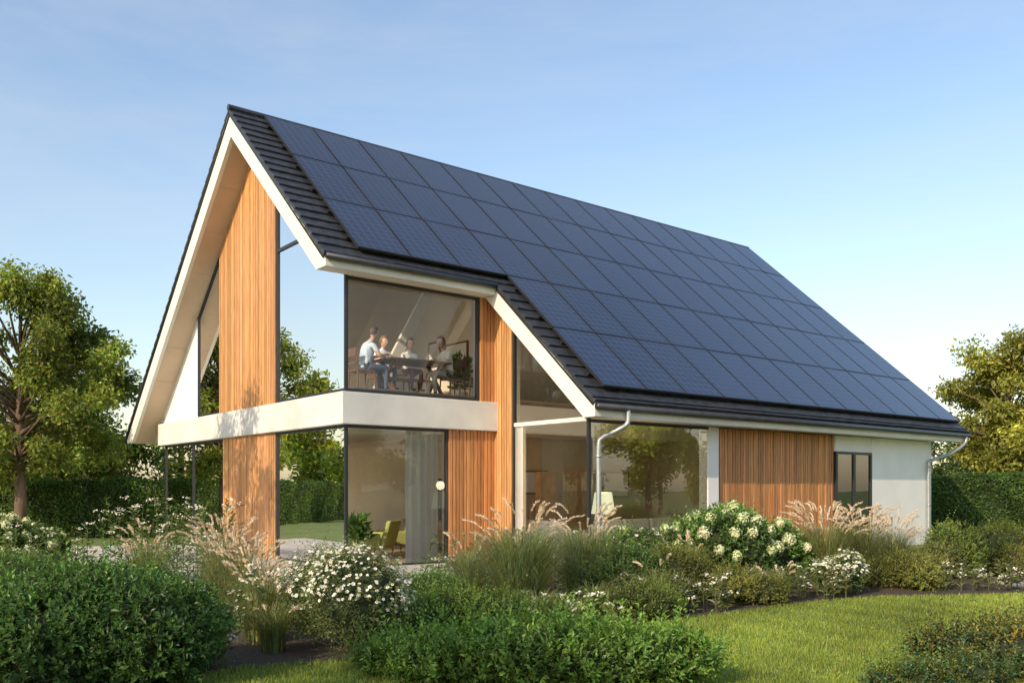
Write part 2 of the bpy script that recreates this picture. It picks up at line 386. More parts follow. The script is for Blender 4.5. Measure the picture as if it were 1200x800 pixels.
# ---------------------------------------------------------------- HOUSE (local frame, rotated)
house=empty('modern_house',(HX,HY,0),ROT)
T=.894; PH=math.atan(T); cP,sP=math.cos(PH),math.sin(PH)
RY,RZ=4.27,10.27; TH=.65; TL=.849
XF,XE,XB=-.66,3.35,18.4
X1=3.67; XW=17.1; YL=11.2
def under(y): return (RZ-T*(RY-y) if y<RY else RZ-TL*(y-RY))-TH
rb=MB()
def roofpoly(ye,ze,zb):
    yu=RY-(RZ-TH-zb)/T
    return [(RY,RZ-.1),(ye,ze-.1),(ye,zb),(yu,zb),(RY,RZ-TH)]
rb.prism(roofpoly(-.45,RZ-T*(RY+.45),5.75),'x',XF,XE)
rb.prism(roofpoly(-3.5,RZ-T*(RY+3.5),2.95),'x',XE,XB)
rb.prism([(RY,RZ-.1),(RY,RZ-TH),(RY+(RZ-TH-2.95)/TL,2.95),(12.6,2.95),(12.6,RZ-TL*(12.6-RY)-.1)],'x',XF,XB)
rb.build('roof_structure',[M_white],house,bevel=.012)
sf_=MB(); ya,yb=RY+.02,RY+(RZ-TH-2.95)/TL-.02
for i in range(8):
    y0=ya+(yb-ya)*i/8+.006; y1=ya+(yb-ya)*(i+1)/8-.006
    sf_.hexa([(XF+.10,y0,under(y0)-.012),(-.02,y0,under(y0)-.012),(-.02,y1,under(y1)-.012),(XF+.10,y1,under(y1)-.012),(XF+.10,y0,under(y0)-.002),(-.02,y0,under(y0)-.002),(-.02,y1,under(y1)-.002),(XF+.10,y1,under(y1)-.002)])
sf_.build('soffit',[M_soffit],house)
def sp(x,s,n): return (x,RY-s*cP-n*sP,RZ-s*sP+n*cP)
tb=MB(); cs=.335
def tiles(xa,xb,sa,sb):
    k=int(math.ceil((sb-sa)/cs))
    for i in range(k):
        s0=sa+i*cs; s1=min(s0+cs+.03,sb+.02)
        x=xa; off=(i%2)*.15
        first=True
        while x<xb-.01:
            w=.3 if not first else .3-off*.99
            first=False
            x2=min(x+w,xb); j=random.uniform(-.004,.004)
            tb.hexa([sp(x+.003,s0,-.085),sp(x2-.003,s0,-.085),sp(x2-.003,s1,-.06),sp(x+.003,s1,-.06),
                     sp(x+.003,s0,-.03+j),sp(x2-.003,s0,-.03+j),sp(x2-.003,s1,.012+j),sp(x+.003,s1,.012+j)],0)
            x=x2
SM=(RY+.5)/cP; SE=(RY+3.56)/cP
tiles(XF-.05,XE-.052,.0,SM)
tiles(XE-.05,XB+.05,.0,SE)
tb.build('roof_tiles',[M_tile],house)
lb=MB()
a=math.atan(TL)
for i in range(33):
    s0=i*.33; s1=s0+.35
    def q(s,n): return (RY+s*math.cos(a)+n*math.sin(a),RZ-s*math.sin(a)+n*math.cos(a))
    lb.prism([q(s0,-.08),q(s1,-.07),q(s1,.01),q(s0,-.03)],'x',XF-.05,XB+.05)
lb.tube([(XF-.06,RY,RZ-.0),(XB+.06,RY,RZ-.0)],.075,8)
lb.build('roof_tiles_rear',[M_tile],house)
g=MB()
for (xa,s0,s1) in ((XF,0,SM),(XE,SM+.1,SE)):
    g.hexa([sp(xa-.035,s0,-.14),sp(xa-.003,s0,-.14),sp(xa-.003,s1,-.14),sp(xa-.035,s1,-.14),sp(xa-.035,s0,-.075),sp(xa-.003,s0,-.075),sp(xa-.003,s1,-.075),sp(xa-.035,s1,-.075)])
g.prism([(RY,RZ-.02),(RY,RZ-.14),(12.6,RZ-.14-TL*(12.6-RY)),(12.6,RZ-.02-TL*(12.6-RY))],'x',XF-.035,XF-.003)
def gut(x0,x1,y,z,r=.075): g.tube([(x0,y,z),(x1,y,z)],r,12)
gut(XF-.02,XE-.05,-.45-.08,5.93,.06)
gut(XE-.02,XB+.05,-3.5-.08,3.14,.065)
g.tube([(XF-.02,12.68,3.05),(XB,12.68,3.05)],.075,10)
g.build('gutters',[M_gut],house,smooth=True)
dp=MB()
def curve(pts,n=6):
    out=[];P=[Vector(p) for p in pts]
    for i in range(len(P)-1):
        p0=P[max(i-1,0)];p1=P[i];p2=P[i+1];p3=P[min(i+2,len(P)-1)]
        for k in range(n):
            t=k/n; out.append(.5*((2*p1)+(-p0+p2)*t+(2*p0-5*p1+4*p2-p3)*t*t+(-p0+3*p1-3*p2+p3)*t**3))
    out.append(P[-1]); return out
dp.tube(curve([(4.15,-3.58,3.12),(4.15,-3.58,2.86),(4.0,-3.45,2.72),(3.88,-3.16,2.58),(3.84,-3.1,2.4),(3.84,-3.1,1.6),(3.84,-3.1,0.0)]),.05,12)
dp.tube(curve([(18.2,-3.58,3.12),(18.15,-3.56,2.9),(17.7,-3.35,2.6),(17.05,-3.13,2.4),(16.95,-3.1,2.2),(16.95,-3.1,1.2),(16.95,-3.1,0)]),.05,12)
for z in (2.2,1.1,.3):
    dp.tube([(3.84,-3.1,z),(3.84,-3.1,z+.05)],.06,12); dp.tube([(16.95,-3.1,z),(16.95,-3.1,z+.05)],.06,12)
dp.build('downpipes',[M_zinc],house,smooth=True)
w=MB()
w.box(X1+3.60,X1+3.96,-3.0,-2.75,0,2.95,0)
w.box(14.07,XW,-3.0,-2.75,0,2.95,0)
w.box(12.34,14.07,-2.98,-2.76,2.55,2.95,0)
w.box(X1+3.96,12.34,-2.9,-2.75,0,2.95,0)
w.prism([(-3.0,0),(YL,0),(YL,under(YL)),(RY,under(RY)),(-3.0,under(-3.0))],'x',XW,XW+.2,0)
w.box(.5,XW,YL,YL+.2,0,2.84,0); w.box(.01,XW,YL+.001,YL+.2,2.86,3.6,0)
w.prism([(8.34,3.48),(YL,3.48),(YL,under(YL)),(8.34,under(8.34))],'x',0,.2,0)
w.prism([(3.25,3.48),(6.68,3.48),(6.68,under(6.68)),(RY,under(RY)),(3.25,under(3.25))],'x',.005,.2,0)
w.box(.005,.2,3.25,6.44,0,2.85,0)
w.box(2.4,X1,.005,.2,0,2.85,0); w.box(3.22,X1,.005,.2,3.48,5.75,0)
w.prism([(0.2,0),(0.2,under(.2)),(-.63,under(-.63)),(-.63,0)],'x',X1+.005,X1+.2,0)
w.build('walls',[M_wall],house)
iw=MB()
iw.box(.02,XW,.02,YL,-.1,.03,1); iw.box(X1,XW,-2.98,.02,-.1,.03,1)
iw.box(4.9,5.05,1.5,YL,.03,2.84,0)
iw.prism([(1.5,3.61),(YL,3.61),(YL,under(YL)),(RY,under(RY)),(1.5,under(1.5))],'x',4.9,5.05,0)
iw.box(4.9,XW,1.4,1.5,.03,2.84,3); iw.prism([(4.9,3.61),(XW,3.61),(XW,under(1.4)),(4.9,under(1.4))],'y',1.35,1.48,0)
iw.box(.12,XW,.12,YL-.05,3.485,3.61,1)
iw.box(X1+.02,XW,.02,YL-.02,2.85,3.48,0)
iw.box(10.2,10.3,-2.7,1.4,.03,3.0,3)
iw.box(4.87,4.895,2.2,3.1,.03,2.15,2); iw.box(7.0,7.9,1.37,1.395,.03,2.1,2)
iw.box(5.6,5.62,.2,.9,.03,2.0,2)
iw.build('interior',[M_int,M_floor,M_lwood,M_int2],house)
br=MB()
br.hexa([(2.1,2.9,3.61),(2.4,2.9,3.61),(2.4,3.02,3.61),(2.1,3.02,3.61),(3.95,2.9,6.9),(4.25,2.9,6.9),(4.25,3.02,6.9),(3.95,3.02,6.9)])
br.build('sloping_brace',[M_white],house)
pf=MB()
for (y,z,a_,b_) in ((3.2,5.0,.5,.35),(4.2,5.1,.3,.4)):
    pf.box(4.86,4.895,y-a_,y+a_,z-b_,z+b_,0); pf.box(4.85,4.859,y-a_+.05,y+a_-.05,z-b_+.05,z+b_-.05,1)
for (x,z,a_,b_) in ((6.0,1.75,.4,.3),(8.8,1.7,.5,.35)):
    pf.box(x-a_,x+a_,1.36,1.395,z-b_,z+b_,0); pf.box(x-a_+.05,x+a_-.05,1.35,1.359,z-b_+.05,z+b_-.05,1)
pf.build('framed_pictures',[M_darkwood,M_ceram],house)
b=MB()
b.box(-.15,X1-.02,-.15,YL+.12,2.85,3.48)
b.build('balcony_band',[M_conc],house,bevel=.015)
cb=MB()
def battens(axis,fix,a0,a1,z0,ztop,pitch=.096,red=0):
    n=max(1,round(abs(a1-a0)/pitch)); st=(a1-a0)/n
    for i in range(n):
        u0=a0+i*st; u1=u0+st-.018; lo,hi=u0,u1
        k=random.uniform(.72,1.16); c=((.63-.05*red)*k*random.uniform(.95,1.04),(.325-.06*red)*k,(.14-.035*red)*k*random.uniform(.85,1.1))
        zt=(lambda u: ztop(u) if callable(ztop) else ztop)
        d=random.uniform(.030,.044)
        if axis=='y':
            x0,x1=fix-d,fix
            cb.hexa([(x0,lo,z0),(x1,lo,z0),(x1,hi,z0),(x0,hi,z0),(x0,lo,zt(lo)),(x1,lo,zt(lo)),(x1,hi,zt(hi)),(x0,hi,zt(hi))],0,c)
        else:
            y0,y1=fix-d,fix
            cb.hexa([(lo,y0,z0),(hi,y0,z0),(hi,y1,z0),(lo,y1,z0),(lo,y0,zt(lo)),(hi,y0,zt(hi)),(hi,y1,zt(hi)),(lo,y1,zt(lo))],0,c)
U=lambda y: under(y)-.014
# dark membrane behind the battens
bk=(.03,.018,.01)
cb.hexa([(-.004,3.25,3.485),(.003,3.25,3.485),(.003,6.68,3.485),(-.004,6.68,3.485),(-.004,3.25,U(3.25)),(.003,3.25,U(3.25)),(.003,6.68,U(6.68)),(-.004,6.68,U(6.68))],0,bk)
cb.box(-.004,.003,3.25,6.44,.02,2.84,0,bk); cb.box(2.42,X1-.04,-.004,.003,.02,2.84,0,bk); cb.box(3.24,X1-.04,-.004,.003,3.485,5.73,0,bk); cb.box(X1+3.98,12.32,-2.906,-2.902,.02,2.94,0,bk)
battens('y',0,3.25,6.68,3.485,U); battens('y',0,3.25,6.44,0.02,2.845)
battens('x',0,2.42,X1-.04,0.02,2.845,red=1); battens('x',0,3.24,X1-.04,3.485,5.74,red=1)
battens('y',X1,-.63,-.0,0.02,U)
battens('x',-2.9,X1+3.98,12.32,0.02,2.945,red=1)
cb.build('cedar_cladding',[M_wood],house,recalc=False)
fr=MB()
fr.box(-.012,.05,-.012,.05,.03,2.85); fr.box(-.012,.05,-.012,.05,3.48,5.78)
fr.box(-.01,.06,.05,3.25,.0,.07); fr.box(-.01,.06,.05,3.25,2.79,2.849); fr.box(-.012,.062,3.19,3.25,.07,2.79)
fr.box(.05,2.42,-.01,.06,.0,.07); fr.box(.05,2.42,-.01,.06,2.79,2.849); fr.box(2.36,2.42,-.012,.062,.07,2.79)
fr.box(-.01,.06,6.44,YL-.1,.0,.07); fr.box(-.01,.06,6.44,YL-.1,2.79,2.849); fr.box(-.012,.062,YL-.16,YL-.1,.07,2.79); fr.box(-.012,.062,6.44,6.5,.07,2.79); fr.box(-.012,.062,8.7,8.76,.07,2.79)
fr.box(-.01,.06,.05,3.25,3.482,3.56); fr.box(-.012,.062,3.17,3.25,3.56,under(3.2)); fr.box(-.01,.06,1.0,3.17,6.86,6.93)
fr.hexa([(-.01,0,under(0)-.08),(.06,0,under(0)-.08),(.06,3.17,under(3.17)-.08),(-.01,3.17,under(3.17)-.08),(-.01,0,under(0)),(.06,0,under(0)),(.06,3.17,under(3.17)),(-.01,3.17,under(3.17))])
fr.box(-.01,.06,6.68,8.34,3.482,3.56); fr.box(-.012,.062,8.28,8.34,3.56,under(8.3)); fr.box(-.012,.062,6.68,6.74,3.56,under(6.74))
fr.hexa([(-.01,6.68,under(6.68)-.08),(.06,6.68,under(6.68)-.08),(.06,8.34,under(8.34)-.08),(-.01,8.34,under(8.34)-.08),(-.01,6.68,under(6.68)),(.06,6.68,under(6.68)),(.06,8.34,under(8.34)),(-.01,8.34,under(8.34))])
fr.box(.05,3.24,-.01,.06,3.482,3.56); fr.box(.05,3.24,-.01,.06,5.69,5.749); fr.box(3.17,3.24,-.012,.062,3.56,5.69)
fr.box(X1-.012,X1+.05,-3.012,-2.95,.03,under(-3)-.02)
fr.box(X1-.01,X1+.06,-2.95,-.63,0,.07); fr.box(X1-.012,X1+.062,-.69,-.63,.07,under(-.69))
fr.box(X1+.05,X1+3.6,-3.01,-2.94,0,.07); fr.box(X1+.05,X1+3.6,-3.01,-2.94,2.89,2.949)
fr.box(12.34,14.07,-3.0,-2.93,2.48,2.549); fr.box(12.342,12.42,-3.002,-2.932,.02,2.48); fr.box(13.99,14.068,-3.002,-2.932,.02,2.48); fr.box(13.16,13.26,-3.002,-2.932,.02,2.48); fr.box(12.34,14.07,-3.0,-2.93,0,.02)
fr.build('window_frames',[M_dark],house)
wf=MB()
wf.box(X1-.015,X1+.07,-2.95,-.69,2.92,3.0)
wf.box(X1+.02,X1+.1,-.95,-.69,.07,2.92)
wf.build('white_transom',[M_white],house)
gl=MB()
gl.quad([(.02,.03,.07),(.02,3.2,.07),(.02,3.2,2.8),(.02,.03,2.8)],3)
gl.quad([(.03,.02,.07),(2.38,.02,.07),(2.38,.02,2.8),(.03,.02,2.8)],3)
gl.quad([(.02,6.5,.07),(.02,YL-.15,.07),(.02,YL-.15,2.8),(.02,6.5,2.8)],3)
gl.quad([(.02,.03,3.55),(.02,3.2,3.55),(.02,3.2,under(3.2)-.05),(.02,.03,under(.03)-.05)])
gl.quad([(.02,6.7,3.55),(.02,8.3,3.55),(.02,8.3,under(8.3)-.05),(.02,6.7,under(6.7)-.05)])
gl.quad([(.03,.02,3.55),(3.2,.02,3.55),(3.2,.02,5.7),(.03,.02,5.7)],1)
gl.quad([(X1+.02,-.66,.07),(X1+.02,-2.96,.07),(X1+.02,-2.96,under(-2.96)-.03),(X1+.02,-.66,under(-.66)-.03)],3)
gl.quad([(X1+.03,-2.98,.07),(X1+3.61,-2.98,.07),(X1+3.61,-2.98,2.9),(X1+.03,-2.98,2.9)],2)
gl.quad([(12.4,-2.97,.02),(14.0,-2.97,.02),(14.0,-2.97,2.5),(12.4,-2.97,2.5)],2)
gl.build('window_panes',[M_glass,M_glass2,M_glass3,M_glass4],house,recalc=False)
# ---------------------------------------------------------------- solar panels
sv_=MB()
PW=1.215; PL=1.975; px0=.05
for r in range(5):
    for k in range(15):
        if r>=3 and k<3: continue
        x0=px0+k*PW; x1=x0+PW-.026; s0=.22+r*(PL+.02); s1=s0+PL; n0=.07; n1=.11
        c=random.uniform(.85,1.2)
        j=random.uniform(-.003,.003)
        sv_.hexa([sp(x0,s0,n0),sp(x1,s0,n0),sp(x1,s1,n0),sp(x0,s1,n0),sp(x0,s0,n1),sp(x1,s0,n1),sp(x1,s1,n1),sp(x0,s1,n1)],1)
        q=.02
        sv_.quad([sp(x0+q,s1-q,n1+.005+j),sp(x1-q,s1-q,n1+.005),sp(x1-q,s0+q,n1+.005),sp(x0+q,s0+q,n1+.005-j)],0,(c,c,c))
for r in range(5):
    for ss in (.45,1.5):
        s=.22+r*(PL+.02)+ss; xa=px0-.06 if r<3 else px0+3*PW-.06; xb=px0+15*PW+.04
        sv_.hexa([sp(xa,s,.0),sp(xb,s,.0),sp(xb,s+.04,.0),sp(xa,s+.04,.0),sp(xa,s,.065),sp(xb,s,.065),sp(xb,s+.04,.065),sp(xa,s+.04,.065)],1)
solar=sv_.build('solar_panel_array',[M_panel,M_black],None,loc=(HX,HY,0),rz=ROT,recalc=False)
uv=solar.data.uv_layers.new(name='UVMap')
for p in solar.data.polygons:
    if p.material_index==0:
        for li,u in zip(p.loop_indices,((0,0),(1,0),(1,1),(0,1))): uv.data[li].uv=u
# ---------------------------------------------------------------- GROUND
def groundmat():
    m,nt,p,o=newmat('lawn_ground'); L=nt.links.new
    tc=nt.nodes.new('ShaderNodeTexCoord')
    n=nt.nodes.new('ShaderNodeTexNoise'); n.inputs['Scale'].default_value=.6; n.inputs['Detail'].default_value=8
    n2=nt.nodes.new('ShaderNodeTexNoise'); n2.inputs['Scale'].default_value=25; n2.inputs['Detail'].default_value=6
    for q in (n,n2): L(tc.outputs['Object'],q.inputs['Vector'])
    r=nt.nodes.new('ShaderNodeValToRGB'); r.color_ramp.elements[0].color=(.09,.14,.028,1); r.color_ramp.elements[1].color=(.17,.22,.05,1)
    r.color_ramp.elements[0].position=.35; r.color_ramp.elements[1].position=.65
    mx=nt.nodes.new('ShaderNodeMath'); mx.operation='ADD'; mh=nt.nodes.new('ShaderNodeMath'); mh.operation='MULTIPLY'; mh.inputs[1].default_value=.5
    L(n.outputs['Fac'],mx.inputs[0]); L(n2.outputs['Fac'],mx.inputs[1]); L(mx.outputs[0],mh.inputs[0]); L(mh.outputs[0],r.inputs[0])
    L(r.outputs[0],p.inputs['Base Color']); p.inputs['Roughness'].default_value=.9
    b=nt.nodes.new('ShaderNodeBump'); b.inputs['Strength'].default_value=.6; b.inputs['Distance'].default_value=.03
    L(n2.outputs['Fac'],b.inputs['Height']); L(b.outputs[0],p.inputs['Normal']); return m
gm=MB(); gm.quad([(-500,-500,-.008),(500,-500,-.008),(500,700,-.008),(-500,700,-.008)])
gm.build('ground',[groundmat()],recalc=False)
M_soil=mat('mulch',(.075,.052,.034),.95,.5,18,.9,50)
bx=[-12,-6,-3.1,-2.5,-1.05,.94,2.74,4.2,5.5,8.0,14,20]; by=[5.0,5.2,6.6,7.9,8.4,9.9,11.4,12.5,13.1,13.5,14.0,14.5]
bed=MB()
N_=60; xs=np.linspace(-12,20,N_); ys=np.interp(xs,bx,by)
for i in range(N_-1):
    bed.quad([(xs[i],ys[i],0),(xs[i+1],ys[i+1],0),(xs[i+1],ys[i+1]+ (8 if xs[i]<8 else 3),0),(xs[i],ys[i]+(8 if xs[i]<8 else 3),0)])
bed.build('planting_bed',[M_soil],recalc=False)
M_pave=mat('paving_stone',(.46,.44,.41),.75,.25,3,.2,60)
pv=MB()
for i in range(-5,5):
    for j in range(-3,13):
        x0,y0=i*.8,j*.8
        if x0>=0 and y0>=0: continue
        if x0>2.4: continue
        pv.box(x0+.006,x0+.794,y0+.006,y0+.794,-.02,.028+random.uniform(0,.003),0)
pv.build('terrace_paving',[M_pave],None,bevel=.004,loc=(HX,HY,0),rz=ROT)
pt=MB()
for i in range(14):
    pt.box(8.2+i*.62,8.2+i*.62+.6,14.35+.08*i,15.15+.08*i,-.03,.03)
pt.build('garden_path',[M_pave],None,bevel=.005)
g=Geo(); n=520000
x=rng.uniform(-4.5,13,n); y=6.4+ (rng.uniform(0,1,n)**1.3)*11
keep=(y<np.interp(x,bx,by)+rng.normal(0,.05,n))&(np.abs(x)<y*.66)&((x>0)|(x>-y*.5))
x=x[keep];y=y[keep]; n=len(x)
hh=rng.uniform(.022,.05,n)*(1+.25*np.sin(x*1.3)*np.cos(y*1.1)); a=rng.uniform(0,2*np.pi,n); w_=.0022+.0003*y
V=np.empty((n,3,3)); sx,sy=np.cos(a)*w_,np.sin(a)*w_
V[:,0]=np.stack([x-sx,y-sy,np.full(n,-.005)],1); V[:,1]=np.stack([x+sx,y+sy,np.full(n,-.005)],1)
V[:,2]=np.stack([x+rng.normal(0,.014,n),y+rng.normal(0,.014,n),hh],1)
C=varcol((.24,.30,.06),n,.24,.15)*(1+.16*np.sin(x*.9+y*.6)+.12*np.sin(x*2.7-y*1.9)+.08*np.sin(x*6.1+y*4.7))[:,None]
g.add(V.reshape(-1,3),np.arange(3*n).reshape(-1,3),np.repeat(C,3,axis=0),0)
g.build('lawn_grass',[M_leaf])
# ---------------------------------------------------------------- PLANTS
bush('box_shrub',-3.5,7.4,1.25,.8,.86,3600,.072,(.048,.095,.024),k=20,lps=9,sl=.19,v=.35,wild=.15)
bush('box_shrub',-5.5,7.9,1.0,.8,.66,2400,.068,(.048,.095,.024),k=12,lps=8,wild=.15)
bush('low_hedge_shrub',-6.6,11.6,1.5,.6,.72,2600,.05,(.065,.11,.03),k=14)
bush('low_hedge_shrub',-4.9,11.2,.9,.6,.55,1500,.05,(.070,.12,.03),k=9)
bush('daisy_shrub',-1.72,8.75,.78,.6,.98,2600,.045,(.11,.14,.055),k=14,lps=7,asp=.35,sl=.2,flowers='daisy',fn=1050,fr=.021,fc=(.80,.79,.74))
bush('light_green_shrub',.55,7.35,1.1,.55,.42,3000,.066,(.095,.165,.032),k=18,lps=9,sl=.18,up=.8,wild=.25)
bush('light_green_shrub',-.6,7.5,.75,.5,.33,1700,.06,(.090,.155,.03),k=9,lps=9,sl=.18,up=.8,wild=.25)
bush('spreading_shrub',-.62,9.6,.75,.5,.48,1900,.045,(.10,.15,.03),k=12,wild=.2)
bush('spreading_shrub',-1.0,10.6,.7,.5,.55,1500,.045,(.075,.13,.03),k=9,wild=.2)
bush('spreading_shrub',1.55,12.1,.75,.5,.75,1900,.045,(.07,.12,.03),k=9,wild=.2)
bush('golden_shrub',2.3,12.6,.8,.55,.74,1900,.045,(.13,.145,.035),k=9,wild=.25)
bush('golden_shrub',1.7,10.9,.55,.35,.42,1300,.04,(.11,.14,.035),k=8,wild=.2)
bush('golden_shrub',3.1,12.4,.7,.45,.45,1500,.04,(.14,.145,.04),k=8,wild=.2)
bush('hydrangea_shrub',3.6,14.1,1.25,.8,1.36,2400,.085,(.07,.13,.03),k=18,lps=6,asp=.65,sl=.17,flowers='hydrangea',fn=60,fr=.105,fc=(.84,.82,.62),wild=.05)
bush('white_flower_shrub',1.75,13.6,.75,.5,.95,1200,.07,(.07,.11,.03),k=8,flowers='daisy',fn=150,fr=.03)
bush('white_flower_shrub',5.0,13.5,.5,.4,.62,1000,.04,(.10,.14,.05),k=7,flowers='daisy',fn=420,fr=.026)
bush('golden_shrub',6.3,14.2,.7,.5,.55,1500,.045,(.13,.14,.035),k=8,wild=.2)
bush('round_shrub',8.2,16.2,.75,.7,1.0,1700,.05,(.11,.15,.035),k=9)
bush('round_shrub',9.3,17.0,.8,.7,.9,1600,.05,(.12,.15,.03),k=9)
bush('round_shrub',10.9,17.2,1.1,.8,1.1,1900,.055,(.12,.16,.04),k=10)
bush('round_shrub',7.4,15.6,.5,.5,.6,1000,.05,(.13,.14,.05),k=7)
bush('golden_shrub',9.5,15.9,.9,.5,.55,1300,.045,(.15,.15,.04),k=8,wild=.2)
bush('round_shrub',12.2,16.6,.9,.7,.8,1300,.055,(.07,.12,.03),k=9)
bush('red_tinged_shrub',5.2,7.75,1.9,.6,.46,3000,.05,(.09,.10,.03),k=22,lps=8,hue=.35,wild=.35,sl=.2)
bush('red_tinged_shrub',3.4,6.95,.7,.35,.22,1200,.04,(.07,.10,.03),k=8,hue=.3,wild=.3)
bush('hydrangea_shrub',-9.3,16.2,1.35,.8,1.15,2200,.09,(.07,.12,.03),k=12,asp=.65,sl=.15,flowers='hydrangea',fn=50,fr=.11,fc=(.82,.80,.56),wild=0)
bush('low_hedge_shrub',-7.6,13.8,1.8,.7,.6,2200,.05,(.08,.12,.03),k=12)
bush('spreading_shrub',-2.3,11.4,.8,.5,.4,1200,.045,(.09,.14,.03),k=8)
umbels('white_perennials',[(-5.8,15.2,1.2,.6,1.3,120),(-4.4,13.2,.5,.5,.8,34),(-.3,13.3,1.0,.5,.8,80),(1.1,14.0,1.1,.5,.85,100),(2.4,13.9,.7,.4,.9,70),(-2.6,9.4,.4,.4,.7,30),(-7.9,15.0,.9,.5,.9,50)])
umbels('wild_perennials',[(-2.9,7.9,.35,.5,.5,70),(2.1,11.6,.9,.3,.42,60),(.6,9.9,.7,.3,.4,50),(4.2,13.0,.9,.3,.45,60),(7.5,14.0,1.2,.3,.4,60),(-4.6,10.0,.8,.5,.55,90)],c=(.15,.17,.07))
grass_clump('fountain_grass',[(-3.6,11.2,.7,1.0,650,46),(-3.0,10.2,.6,.85,500,42),(-5.2,12.6,.6,.9,450,22),(-2.6,9.2,.45,.7,350,16)])
grass_clump('feather_grass',[(.1,11.2,1.0,1.15,1700,30),(1.0,12.2,.75,1.1,1000,26),(-.6,12.2,.6,.8,500,10)],c=(.19,.23,.10))
grass_clump('fountain_grass',[(5.1,14.4,.9,1.1,800,56),(5.9,14.9,.8,1.05,700,50),(6.7,15.6,.75,.95,450,40)])
grass_clump('fountain_grass',[(10.2,16.4,.7,.85,400,24),(12.0,17.6,.8,1.0,400,26),(-6.6,10.6,.5,.5,300,8),(2.7,13.4,.55,.8,400,8)])
grass_clump('feather_grass',[(-2.35,8.7,.4,.5,250,6),(3.7,12.4,.5,.5,300,6),(1.0,10.7,.5,.5,350,0),(.3,9.8,.5,.5,350,0),(1.9,11.5,.5,.6,350,3)],c=(.17,.20,.07))
hedge('clipped_hedge',-30,29.5,-8.5,29.5,1.2,1.8,60000,.1,(.055,.10,.024))
hedge('clipped_hedge',11,31.5,32,30.5,1.2,2.0,60000,.1,(.055,.10,.024))
tree('unseen_shade_tree',-15.0,27,8.4,(3.3,2.8),70,36000,.16,(.13,.16,.03),.17,.22,.75)
tree('unseen_shade_tree',-16.8,35,6.8,(3.2,2.8),34,18000,.2,(.10,.135,.03),.17,.1,1.0)
tree('unseen_shade_tree',-21.5,33,7.6,(3.4,3),34,14000,.2,(.10,.135,.03),.17,.1,1.1)
tree('unseen_shade_tree',-12.6,37,6.6,(2.6,2.4),28,14000,.2,(.12,.16,.035),.15,.1,.9)
tree('unseen_shade_tree',21.5,38.5,8.6,(3.3,3),70,34000,.2,(.15,.155,.03),.17,.1,.85,hue=.1)
tree('unseen_shade_tree',26.5,41,9.5,(3.5,3),36,16000,.22,(.12,.14,.03),.17,.1,1.1)
tree('unseen_shade_tree',17.9,42,4.9,(3,2.5),24,9000,.22,(.06,.095,.03),.15,.05,1.0)
lx,ly=H(-8.8,2.6)
tree('unseen_shade_tree',lx,ly,9.3,(2.1,2.1),26,6000,.14,(.09,.14,.03),.13,.45,.7)
tree('unseen_shade_tree',-7.4,-3.0,8.2,(2.6,2.4),30,9000,.15,(.09,.14,.03),.14,.35,.8)  # unseen tree added behind the camera to cast dappled shade on the foreground
def mass(name,cx,cy,dx,dy,n,hh,nleaf,leaf,c):
    g=Geo(); mb=MB(); c=tuple(q*1.5 for q in c)
    for i in range(n):
        t=(i+.5)/n-.5; x=cx+dx*t+rng.normal(0,.8); y=cy+dy*t+rng.normal(0,.8); h=hh*rng.uniform(.7,1.2)
        mb.tube([(x,y,0),(x,y,h*.7)],[.2,.08],6)
        for j in range(16):
            d=rdir(1)[0]; q=np.array([x,y,h*.52])+d*np.array([2.4,2.4,h*.42])*rng.uniform(.3,1); r=rng.uniform(.7,1.4)
            m=nleaf//(n*16); dd=rdir(m); p=q+dd*r*rng.uniform(.3,1,(m,1))
            add_leaves(g,p,rdir(m),nrm(dd+rdir(m)*.5),leaf*rng.uniform(.6,1.3,m),leaf*.6,varcol(c,m,.3,.15)*np.exp(rng.normal(0,.3)),0)
    o=g.build(name+'_leaves',[M_leaf]); t=mb.build(name+'_trunks',[M_bark]); e=empty(name); o.parent=e; t.parent=e; o.name='foliage'; t.name='trunks'
x,y=H(24,-31); mass('distant_trees',x,y,14,26,10,8.0,44000,.32,(.24,.26,.045))
x,y=H(-24,26); mass('distant_trees',x,y,-12,34,11,9.0,48000,.32,(.15,.18,.03))
mass('distant_trees',0,62,110,0,26,6.0,60000,.4,(.07,.10,.035))
# ---------------------------------------------------------------- FURNITURE
def place(e,x,y,z,rz=0):
    X,Y=H(x,y); e.location=(X,Y,z); e.rotation_euler=(0,0,ROT+rz)
FZ=3.61
def chair(x,y,z,rz,m=M_darkwood,name='dining_chair'):
    e=empty(name); place(e,x,y,z,rz)
    b=MB(); b.box(-.21,.21,-.21,.21,.42,.46)
    b.build('seat',[m],e,bevel=.012)
    b=MB()
    for sx in (-.19,.19):
        for sy in (-.19,.19):
            b.tube([(sx,sy,.42),(sx*1.1,sy*1.1,0)],[.019,.013],8)
    b.build('legs',[m],e)
    b=MB()
    for sy in (-.19,.19): b.tube([(-.2,sy,.44),(-.25,sy,.9)],.016,8)
    b.box(-.262,-.235,-.2,.2,.72,.9); b.box(-.25,-.228,-.2,.2,.56,.61)
    b.build('backrest',[m],e,bevel=.006)
    return e
e=empty('dining_table'); place(e,2.1,.95,FZ)
b=MB(); b.box(-.78,.78,-.43,.43,.71,.75); b.build('top',[M_darkwood],e,bevel=.008)
b=MB()
for sx in (-.6,.6):
    b.hexa([(sx-.03,-.36,0),(sx+.03,-.36,0),(sx+.03,-.28,0),(sx-.03,-.28,0),(sx-.03,.2,.71),(sx+.03,.2,.71),(sx+.03,.28,.71),(sx-.03,.28,.71)])
    b.hexa([(sx-.029,.28,0),(sx+.029,.28,0),(sx+.029,.36,0),(sx-.029,.36,0),(sx-.029,-.28,.71),(sx+.029,-.28,.71),(sx+.029,-.2,.71),(sx-.029,-.2,.71)])
